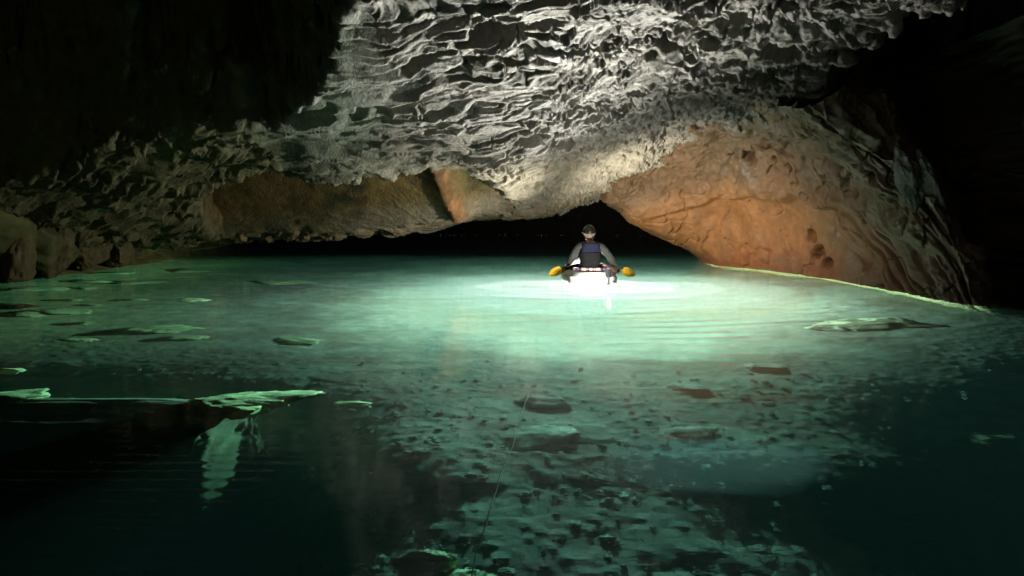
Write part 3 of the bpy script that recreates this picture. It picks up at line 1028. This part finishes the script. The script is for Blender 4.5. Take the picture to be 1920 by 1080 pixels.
def head_bm(bm, ctr, turn):
    """a head with brow, nose, mouth, chin and ears, facing +y turned by turn"""
    R = Matrix.Rotation(turn, 4, 'Z')
    new = bmesh.ops.create_uvsphere(bm, u_segments=40, v_segments=28, radius=1)['verts']
    for v in new:
        x, y, z = v.co
        jaw = max(0, -z)
        sx = .076 * (1 - .30 * jaw ** 1.5)
        sy = .096 * (1 - .12 * jaw)
        X, Y, Z = x * sx, y * sy + .012 * jaw, z * .118
        f = max(0, y)
        g = lambda cx, cz, wx, wz: math.exp(-((x - cx) / wx) ** 2 - ((z - cz) / wz) ** 2) * f
        Y += .024 * g(0, -.16, .16, .14) + .012 * g(0, .0, .12, .2)          # nose
        Y -= .010 * (g(.36, .06, .2, .12) + g(-.36, .06, .2, .12))           # eye sockets
        Y += .006 * g(0, .24, .7, .1)                                        # brow
        Y += .006 * g(0, -.47, .3, .06) - .004 * g(0, -.53, .3, .03) + .006 * g(0, -.6, .3, .06)   # lips
        Y += .010 * g(0, -.82, .35, .14)                                     # chin
        v.co = R @ Vector((X, Y, Z)) + Vector(ctr)
    for s in (-1, 1):
        new = bmesh.ops.create_uvsphere(bm, u_segments=14, v_segments=10, radius=1)['verts']
        for v in new:
            x, y, z = v.co
            v.co = R @ Vector((s * .078 + x * .011, y * .02 - .008, z * .032 - .008)) + Vector(ctr)


def remesh(me, voxel, name):
    o = bpy.data.objects.new('tmp', me)
    COL.objects.link(o)
    r = o.modifiers.new('r', 'REMESH')
    r.mode = 'VOXEL'
    r.voxel_size = voxel
    r.use_smooth_shade = True
    s = o.modifiers.new('s', 'SMOOTH')
    s.factor = .5
    s.iterations = 3
    dg = bpy.context.evaluated_depsgraph_get()
    out = bpy.data.meshes.new_from_object(o.evaluated_get(dg))
    bpy.data.objects.remove(o)
    out.name = name
    for p in out.polygons:
        p.use_smooth = True
    return out


SH_L, EL_L, WR_L = (-.185, -.02, .605), (-.30, .03, .39), (-.375, .17, .255)
SH_R, EL_R, WR_R = (.185, -.02, .595), (.345, .02, .395), (.455, .15, .245)
HEADC = (-.02, .03, .80)
TURN = math.radians(14)
M_SKIN = plain('skin', (.32, .19, .125), .55, noise=.08, scale=60)
M_JACK = plain('grey_jacket', (.075, .08, .07), .9, noise=.25, scale=18)
M_TROU = plain('dark_trousers', (.03, .03, .035), .8)
M_HAIR = plain('dark_hair', (.03, .022, .015), .6)
M_NAVY = plain('blue_vest_panel', (.018, .021, .044), .85, noise=.15, scale=25)
M_VEST = plain('charcoal_vest', (.011, .011, .012), .85, noise=.25, scale=22)
M_HELM = plain('dark_helmet', (.014, .0145, .013), .3)
M_RIM = plain('pale_rim', (.26, .24, .16), .5)
M_YEL = plain('yellow_plastic', (.9, .56, .014), .4, noise=.05, scale=20)
M_RAFT = plain('grey_raft_fabric', (.58, .59, .57), .5, noise=.08, scale=12)
M_PINK = plain('pink_raft_fabric', (.42, .14, .13), .6, noise=.2, scale=20)
M_BLACK = plain('black_plastic', (.015, .015, .016), .4)
M_WHITE = plain('white_piping', (.8, .79, .74), .5)


def hand_chain(V, E, Rr, wrist_i, wr, d, side):
    """palm, four bent fingers and a thumb added to the skeleton; d = direction of the hand"""
    d = Vector(d).normalized()
    up = Vector((0, .25, 1)).normalized()
    s = d.cross(up).normalized()
    u = s.cross(d).normalized()
    w = Vector(wr)
    palm = len(V)
    V.append(tuple(w + d * .055))
    Rr.append((.030, .018))
    E.append((wrist_i, palm))
    for k, (o_, ln) in enumerate(((-.027, .070), (-.009, .080), (.009, .076), (.027, .060))):
        a = len(V)
        V.append(tuple(w + d * .092 + s * o_))
        V.append(tuple(w + d * (.092 + ln * .5) + s * o_ * 1.1 - u * .016))
        V.append(tuple(w + d * (.092 + ln * .62) + s * o_ * 1.1 - u * .045))
        Rr += [.011, .0095, .008]
        E += [(palm, a), (a, a + 1), (a + 1, a + 2)]
    a = len(V)
    V.append(tuple(w + d * .045 + s * -.038 * side - u * .012))
    V.append(tuple(w + d * .082 + s * -.046 * side - u * .036))
    Rr += [.013, .010]
    E += [(palm, a), (a, a + 1)]


def build_person():
    V = [(0, 0, .17), (0, -.02, .32), (0, -.035, .47), (0, -.03, .58), (0, -.012, .66), (-.012, .012, .72)]
    Rr = [(.15, .105), (.135, .095), (.155, .105), (.14, .09), (.062, .06), (.056, .056)]
    E = [(0, 1), (1, 2), (2, 3), (3, 4), (4, 5)]
    for sh, el, wr, side in ((SH_L, EL_L, WR_L, 1), (SH_R, EL_R, WR_R, -1)):
        a = len(V)
        V += [sh, tuple((Vector(sh) + Vector(el)) / 2), el, tuple((Vector(el) * .6 + Vector(wr) * .4)), wr]
        Rr += [.058, .05, .042, .041, .028]
        E += [(3, a), (a, a + 1), (a + 1, a + 2), (a + 2, a + 3), (a + 3, a + 4)]
        hand_chain(V, E, Rr, a + 4, wr, Vector(wr) - Vector(el) + Vector((0, -.06, 0)), side)
    for s in (-1, 1):
        a = len(V)
        V += [(s * .10, .06, .17), (s * .13, .25, .19), (s * .14, .45, .22), (s * .14, .64, .18), (s * .13, .84, .13), (s * .14, .98, .17)]
        Rr += [.085, .078, .06, .055, .042, .035]
        E += [(0, a)] + [(a + i, a + i + 1) for i in range(5)]
    me = skin_mesh('person', V, E, Rr)
    bm = bmesh.new()
    bm.from_mesh(me)
    head_bm(bm, HEADC, TURN)
    bm.to_mesh(me)
    bm.free()
    me = remesh(me, .0075, 'person')
    me.materials.clear()
    p = link_mesh('person', me, M_SKIN)
    p.location = (BOAT[0], BOAT[1], 0)
    tag(p, 'person seen from behind in helmet and life vest paddling a striped raft with both hands', 'person')

    # jacket: torso and sleeves
    V = [(0, 0, .19), (0, -.02, .32), (0, -.035, .47), (0, -.03, .58), (0, -.014, .655)]
    Rr = [(.165, .12), (.15, .11), (.168, .117), (.152, .10), (.078, .072)]
    E = [(0, 1), (1, 2), (2, 3), (3, 4)]
    for sh, el, wr in ((SH_L, EL_L, WR_L), (SH_R, EL_R, WR_R)):
        a = len(V)
        m1 = Vector(sh) * .5 + Vector(el) * .5
        m2 = Vector(el) * .5 + Vector(wr) * .5
        V += [sh, tuple(m1), el, tuple(m2), wr]
        Rr += [.074, .068, .062, .060, .044]
        E += [(3, a), (a, a + 1), (a + 1, a + 2), (a + 2, a + 3), (a + 3, a + 4)]
    me = skin_mesh('jacket', V, E, Rr, sub=3)
    P = np.array([v.co[:] for v in me.vertices])
    D = .007 * fbm(P * np.array([14, 14, 9]), 3, 400, ridged=True)
    for v, d in zip(me.vertices, D):
        v.co += v.normal * float(d)
    j = link_mesh('jacket', me, M_JACK, p)
    # trousers
    V = [(0, .0, .17)]
    Rr = [(.165, .11)]
    E = []
    for s in (-1, 1):
        a = len(V)
        V += [(s * .10, .06, .17), (s * .13, .25, .19), (s * .14, .45, .22), (s * .14, .64, .18), (s * .135, .80, .15)]
        Rr += [.098, .09, .074, .068, .056]
        E += [(0, a)] + [(a + i, a + i + 1) for i in range(4)]
    link_mesh('trousers', skin_mesh('trousers', V, E, Rr), M_TROU, p)

    # life vest: a padded shell, the blue yoke above, the ribbed charcoal panel below
    def shell(name, z0, z1, w0, w1, dpt, mat, parent, rib=0.0, n=28, m=22, skip=False):
        bm = bmesh.new()
        rows = []
        for i in range(m + 1):
            t = i / m
            z = z0 + (z1 - z0) * t
            w = w0 + (w1 - w0) * t
            e = .012 * (1 - (2 * t - 1) ** 8)
            e += rib * abs(math.sin(t * math.pi * 6))
            yo = -.028 + .01 * math.sin(t * 3)
            row = []
            for k in range(n):
                a = 2 * math.pi * k / n
                ca, sa = math.cos(a), math.sin(a)
                q = (abs(ca) ** 3.2 + abs(sa) ** 3.2) ** (-1 / 3.2)
                row.append(bm.verts.new(((w + e) * q * ca, yo + (dpt + e) * q * sa, z)))
            rows.append(row)
        for i in range(m):
            for k in range(n):
                f = bm.faces.new((rows[i][k], rows[i][(k + 1) % n], rows[i + 1][(k + 1) % n], rows[i + 1][k]))
                f.smooth = True
        bm.faces.new(rows[0][::-1])
        bm.faces.new(rows[-1])
        me = bpy.data.meshes.new(name)
        bm.to_mesh(me)
        bm.free()
        return link_mesh(name, me, mat, parent)
    vest = shell('life_vest', .20, .50, .150, .172, .135, M_VEST, p, rib=.006)
    yk = shell('back_yoke', .495, .645, .168, .135, .132, M_NAVY, vest)
    for s in (-1, 1):
        bm = bmesh.new()
        bmesh.ops.create_cube(bm, size=1, matrix=Matrix.Translation((s * .105, -.03, .645)) @ Matrix.Diagonal((.055, .2, .035, 1)))
        bmesh.ops.bevel(bm, geom=bm.edges[:], offset=.008, segments=2, affect='EDGES')
        me = bpy.data.meshes.new('shoulder_strap')
        bm.to_mesh(me)
        bm.free()
        link_mesh('shoulder_strap', me, M_VEST, vest)

    # helmet, rim band, chin strap, head lamp clip at the back
    bm = bmesh.new()
    bmesh.ops.create_uvsphere(bm, u_segments=36, v_segments=22, radius=1)
    for v in bm.verts[:]:
        if v.co.z < -.22:
            bm.verts.remove(v)
    for v in bm.verts:
        x, y, z = v.co
        vent = .006 * max(0, math.sin(math.atan2(y, x) * 5)) * max(0, 1 - abs(z - .5) * 2.4)
        v.co = Vector((x * (.106 - vent), y * (.128 - vent), z * .118))
    for f in bm.faces:
        f.smooth = True
    bmesh.ops.solidify(bm, geom=bm.faces[:], thickness=.008)
    me = bpy.data.meshes.new('helmet')
    bm.to_mesh(me)
    bm.free()
    h = link_mesh('helmet', me, M_HELM, p)
    h.location = (HEADC[0], HEADC[1], HEADC[2] + .032)
    h.rotation_euler = (math.radians(5), 0, TURN)
    ring = [(.111 * math.cos(a), .133 * math.sin(a), -.026) for a in (2 * math.pi * k / 40 for k in range(40))]
    link_mesh('helmet_rim', tube_mesh('helmet_rim', ring, .0105, 8, True), M_RIM, h)
    bm = bmesh.new()
    bmesh.ops.create_cube(bm, size=1, matrix=Matrix.Translation((-.03, -.124, .012)) @ Matrix.Diagonal((.035, .022, .025, 1)))
    bmesh.ops.bevel(bm, geom=bm.edges[:], offset=.006, segments=2, affect='EDGES')
    me = bpy.data.meshes.new('lamp_battery')
    bm.to_mesh(me)
    bm.free()
    link_mesh('lamp_battery', me, M_RIM, h)
    for s in (-1, 1):
        a = [(s * .098, -.02, .79), (s * .088, .02, .75), (s * .05, .06, .70), (s * .004, .085, .69)]
        st = link_mesh('chin_strap', tube_mesh('chin_strap', a, .006, 6), M_BLACK, p)
        st.location = (HEADC[0], HEADC[1] - .03, HEADC[2] - .80)
    return p


build_person()


# ------------------------------------------------------------------ hand paddles
def hand_paddle(wr, tip, label):
    w = Vector(wr) + Vector((BOAT[0], BOAT[1], 0))
    t = Vector(tip) + Vector((BOAT[0], BOAT[1], 0))
    root = empty('hand_paddle', w)
    ax = (t - w)
    L = ax.length
    ax.normalize()
    face = Vector((0, -1, .35))
    face = (face - ax * face.dot(ax)).normalized()
    sd = ax.cross(face).normalized()
    bm = bmesh.new()
    nu, nv = 18, 11
    for sgn in (0, 1):
        pass
    top, bot = [], []
    for i in range(nu + 1):
        u = i / nu
        half = .078 * math.sin(math.pi * min(1, .06 + .94 * u) ** .8) ** .62 + .004
        rt, rb = [], []
        for k in range(nv):
            q = 2 * k / (nv - 1) - 1
            cup = .022 * (q * q) + .02 * (u - .5) ** 2
            th = .006 * (1 - q * q * .8)
            b = ax * (L * (.30 + .70 * u)) + sd * (half * q)
            rt.append(bm.verts.new(b + face * (cup + th)))
            rb.append(bm.verts.new(b + face * (cup - th)))
        top.append(rt)
        bot.append(rb)
    for i in range(nu):
        for k in range(nv - 1):
            bm.faces.new((top[i][k], top[i][k + 1], top[i + 1][k + 1], top[i + 1][k]))
            bm.faces.new((bot[i][k], bot[i + 1][k], bot[i + 1][k + 1], bot[i][k + 1]))
        bm.faces.new((top[i][0], top[i + 1][0], bot[i + 1][0], bot[i][0]))
        bm.faces.new((top[i][-1], bot[i][-1], bot[i + 1][-1], top[i + 1][-1]))
    for r, s in ((0, 1), (nu, -1)):
        for k in range(nv - 1):
            bm.faces.new((top[r][k], bot[r][k], bot[r][k + 1], top[r][k + 1]))
    bmesh.ops.recalc_face_normals(bm, faces=bm.faces)
    for f in bm.faces:
        f.smooth = True
    me = bpy.data.meshes.new('blade')
    bm.to_mesh(me)
    bm.free()
    link_mesh('blade', me, M_YEL, root)
    link_mesh('spine', tube_mesh('spine', [tuple(ax * (L * q) + face * .008) for q in (.28, .5, .75)], [.014, .011, .006]), M_YEL, root)
    link_mesh('grip', tube_mesh('grip', [tuple(ax * (L * q)) for q in (-.06, .1, .31)], .014), M_BLACK, root)
    tag(root, label, 'paddle', 'yellow hand paddles')
    return root


hand_paddle((-.405, .19, .225), (-.70, .05, .075), "yellow hand paddle held in the paddler's left hand")
hand_paddle((.50, .17, .205), (.785, .05, .07), "yellow hand paddle held in the paddler's right hand")


# ------------------------------------------------------------------ raft
def build_raft():
    root = empty('packraft', (BOAT[0], BOAT[1], 0))
    pts = []
    for k in range(56):
        a = 2 * math.pi * k / 56
        ca, sa = math.cos(a), math.sin(a)
        q = (abs(ca) ** 2.8 + abs(sa) ** 2.8) ** (-1 / 2.8)
        bow = max(0, sa)
        pts.append((.345 * q * ca * (1 - .12 * bow), .42 + .84 * q * sa, .055 + .12 * bow ** 3))
    link_mesh('tube', tube_mesh('tube', pts, .125, 20, True), M_RAFT, root)
    # floor
    bm = bmesh.new()
    ring = [bm.verts.new((x * .95, .42 + (y - .42) * .95, -.03)) for x, y, z in pts]
    bm.faces.new(ring)
    bmesh.ops.solidify(bm, geom=bm.faces[:], thickness=.02)
    me = bpy.data.meshes.new('floor')
    bm.to_mesh(me)
    bm.free()
    link_mesh('floor', me, M_RAFT, root)
    # striped backrest: a curved padded panel behind the hips
    m, nt, p = new_mat('striped_canvas')
    tc = nd(nt, 'ShaderNodeTexCoord')
    sx = nd(nt, 'ShaderNodeSeparateXYZ')
    nt.links.new(tc.outputs['Object'], sx.inputs[0])
    mr = nd(nt, 'ShaderNodeMapRange')
    mr.inputs[1].default_value = -.31
    mr.inputs[2].default_value = .31
    nt.links.new(sx.outputs['X'], mr.inputs[0])
    rp = nd(nt, 'ShaderNodeValToRGB')
    cr = rp.color_ramp
    cr.interpolation = 'CONSTANT'
    cream, brn, blu, vio = (.55, .42, .38, 1), (.05, .025, .03, 1), (.06, .06, .2, 1), (.25, .18, .3, 1)
    stops = [(0, cream), (.06, blu), (.12, vio), (.15, brn), (.22, cream), (.34, brn), (.36, cream), (.385, brn), (.42, cream), (.52, brn), (.55, cream), (.575, brn), (.60, cream),
             (.74, brn), (.82, vio), (.85, blu), (.92, cream)]
    while len(cr.elements) < len(stops):
        cr.elements.new(.5)
    for e, (pos, c_) in zip(cr.elements, stops):
        e.position = pos
        e.color = c_
    nt.links.new(mr.outputs[0], rp.inputs[0])
    nt.links.new(rp.outputs[0], p.inputs['Base Color'])
    p.inputs['Roughness'].default_value = .75

    def panel(name, z0, z1, half, mat, bulge, y0):
        bm = bmesh.new()
        nu, nv = 30, 10
        fr, bk = [], []
        for i in range(nu + 1):
            u = 2 * i / nu - 1
            rf, rb = [], []
            for k in range(nv + 1):
                v = k / nv
                e = max(0, 1 - (2 * v - 1) ** 4) * max(0, 1 - abs(u) ** 6)
                y = y0 + .10 * u * u
                z = z0 + (z1 - z0) * v
                rf.append(bm.verts.new((u * half, y - bulge * e, z)))
                rb.append(bm.verts.new((u * half, y + .03 + bulge * e * .4, z)))
            fr.append(rf)
            bk.append(rb)
        for i in range(nu):
            for k in range(nv):
                bm.faces.new((fr[i][k], fr[i + 1][k], fr[i + 1][k + 1], fr[i][k + 1])).smooth = True
                bm.faces.new((bk[i][k], bk[i][k + 1], bk[i + 1][k + 1], bk[i + 1][k])).smooth = True
            bm.faces.new((fr[i][0], bk[i][0], bk[i + 1][0], fr[i + 1][0]))
            bm.faces.new((fr[i][nv], fr[i + 1][nv], bk[i + 1][nv], bk[i][nv]))
        for k in range(nv):
            bm.faces.new((fr[0][k], fr[0][k + 1], bk[0][k + 1], bk[0][k]))
            bm.faces.new((fr[nu][k], bk[nu][k], bk[nu][k + 1], fr[nu][k + 1]))
        bmesh.ops.recalc_face_normals(bm, faces=bm.faces)
        me = bpy.data.meshes.new(name)
        bm.to_mesh(me)
        bm.free()
        return link_mesh(name, me, mat, root)
    b = panel('backrest', .115, .235, .31, m, .028, -.27)
    link_mesh('piping', tube_mesh('piping', [(u * .40, -.30 + .10 * u * u, .112) for u in np.linspace(-1, 1, 21)], .0085), M_WHITE, b)
    panel('stern_panel', -.02, .108, .40, M_WHITE, .03, -.56)
    # dark cover added over legs and side tubes to hide their glare
    bm = bmesh.new()
    rows = []
    for i in range(15):
        y = .13 + 1.12 * i / 14
        hw = .475 * (1 - .35 * max(0, (y - .6) / .65) ** 2)
        rows.append([bm.verts.new((hw * u, y, .185 + .115 * (1 - u * u) * (1 - .25 * i / 14) + .05 * max(0, (y - .7) / .55) ** 2 - .07 * abs(u) ** 8)) for u in np.linspace(-1, 1, 17)])
    for a, b_ in zip(rows, rows[1:]):
        for k in range(16):
            bm.faces.new((a[k], a[k + 1], b_[k + 1], b_[k])).smooth = True
    bmesh.ops.solidify(bm, geom=bm.faces[:], thickness=.006)
    me = bpy.data.meshes.new('glare_cover')
    bm.to_mesh(me)
    bm.free()
    link_mesh('glare_cover', me, M_VEST, root)
    # pinkish side cushion showing at the right hip
    c_ = [(.20, -.12, .25), (.27, -.10, .225), (.34, -.08, .185), (.41, -.05, .14), (.45, .05, .12)]
    link_mesh('side_cushion', tube_mesh('side_cushion', c_, [.03, .045, .05, .045, .03], 12), M_PINK, root)
    tag(root, 'small inflatable raft with a striped backrest and grey tubes, carrying the paddler', 'raft')


build_raft()


# ------------------------------------------------------------------ the lamp hanging over the stern
def build_lamp():
    root = empty('dive_lamp', (LAMP[0], LAMP[1], 0))
    def cyl(name, prof, mat, parent=root):
        bm = bmesh.new()
        rings = []
        for r, z in prof:
            rings.append([bm.verts.new((r * math.cos(a), r * math.sin(a), z)) for a in (2 * math.pi * k / 20 for k in range(20))])
        for a, b in zip(rings, rings[1:]):
            for k in range(20):
                bm.faces.new((a[k], a[(k + 1) % 20], b[(k + 1) % 20], b[k])).smooth = True
        bm.faces.new(rings[0][::-1])
        bm.faces.new(rings[-1])
        me = bpy.data.meshes.new(name)
        bm.to_mesh(me)
        bm.free()
        return link_mesh(name, me, mat, parent)
    em = bpy.data.materials.new('lamp_glass')
    em.use_nodes = True
    nt = em.node_tree
    p = nt.nodes['Principled BSDF']
    p.inputs['Base Color'].default_value = (.9, .9, .85, 1)
    p.inputs['Emission Color'].default_value = (1, .97, .9, 1)
    p.inputs['Emission Strength'].default_value = 2
    cyl('housing', [(.020, -.05), (.024, -.045), (.024, -.01), (.022, .10), (.034, .12), (.036, .15), (.034, .152)], M_BLACK)
    cyl('upper_lens', [(.030, .153), (.029, .160), (.018, .168), (.004, .171)], em)
    cyl('lower_lens', [(.004, -.068), (.014, -.066), (.018, -.056), (.018, -.051)], em)
    # hood added round the upper lens to block its streak on the water
    bm = bmesh.new()
    a_, b_ = [], []
    for k in range(13):
        an = math.radians(180 + 180 * k / 12)
        a_.append(bm.verts.new((.052 * math.cos(an), .052 * math.sin(an) - .01, .12)))
        b_.append(bm.verts.new((.060 * math.cos(an), .060 * math.sin(an) - .01, .253)))
    for k in range(12):
        bm.faces.new((a_[k], a_[k + 1], b_[k + 1], b_[k])).smooth = True
    bmesh.ops.solidify(bm, geom=bm.faces[:], thickness=.003)
    me = bpy.data.meshes.new('hood')
    bm.to_mesh(me)
    bm.free()
    link_mesh('hood', me, M_BLACK, root)
    link_mesh('tether', tube_mesh('tether', [(0, .04, .06), (-.01, .2, .10), (-.02, .34, .11)], .006, 6), M_BLACK, root)
    tag(root, 'small bright lamp hanging in the water at the stern of the raft', 'lamp')


build_lamp()


# ------------------------------------------------------------------ milky volumes added to widen the glow in the water
def milky_volume(size, loc, dens, label, seed):
    bm = bmesh.new()
    bmesh.ops.create_icosphere(bm, subdivisions=4, radius=1)
    Q = np.array([v.co[:] for v in bm.verts])
    Dn = fbm(Q * 1.3 + seed * 5, 3, 500 + seed)
    for v, dn in zip(bm.verts, Dn):
        v.co.xy *= 1 + .45 * float(dn)
        v.co = Vector((v.co.x * size[0], v.co.y * size[1], v.co.z * size[2]))
    me = bpy.data.meshes.new('milky_volume')
    bm.to_mesh(me)
    bm.free()
    m = bpy.data.materials.new('milky_scatter')
    m.use_nodes = True
    nt = m.node_tree
    for n in list(nt.nodes):
        nt.nodes.remove(n)
    out = nd(nt, 'ShaderNodeOutputMaterial')
    vs = nd(nt, 'ShaderNodeVolumeScatter')
    vs.inputs['Color'].default_value = (1, 1, .97, 1)
    vs.inputs['Density'].default_value = dens
    nt.links.new(vs.outputs[0], out.inputs['Volume'])
    o = link_mesh('milky_volume', me, m)
    o.location = loc
    tag(o, label, kind='stuff')


milky_volume((3.4, 2.5, .8), (LAMP[0] - .3, LAMP[1] + .1, -.86), .10, 'wide milky volume added to spread the glow round the raft', 1)
milky_volume((2.0, 1.3, .5), (LAMP[0] - .35, LAMP[1], -.56), .35, 'milky volume added to brighten the water at the stern of the raft', 2)
milky_volume((1.6, .9, .28), (LAMP[0] - .45, LAMP[1] - .05, -.33), .7, 'dense milky volume added for the white glow under the stern of the raft', 3)
milky_volume((.66, .36, .2), under(1335, 868, -.45), .30, 'faint milky volume added for the teal patch in the foreground water at the right', 4)
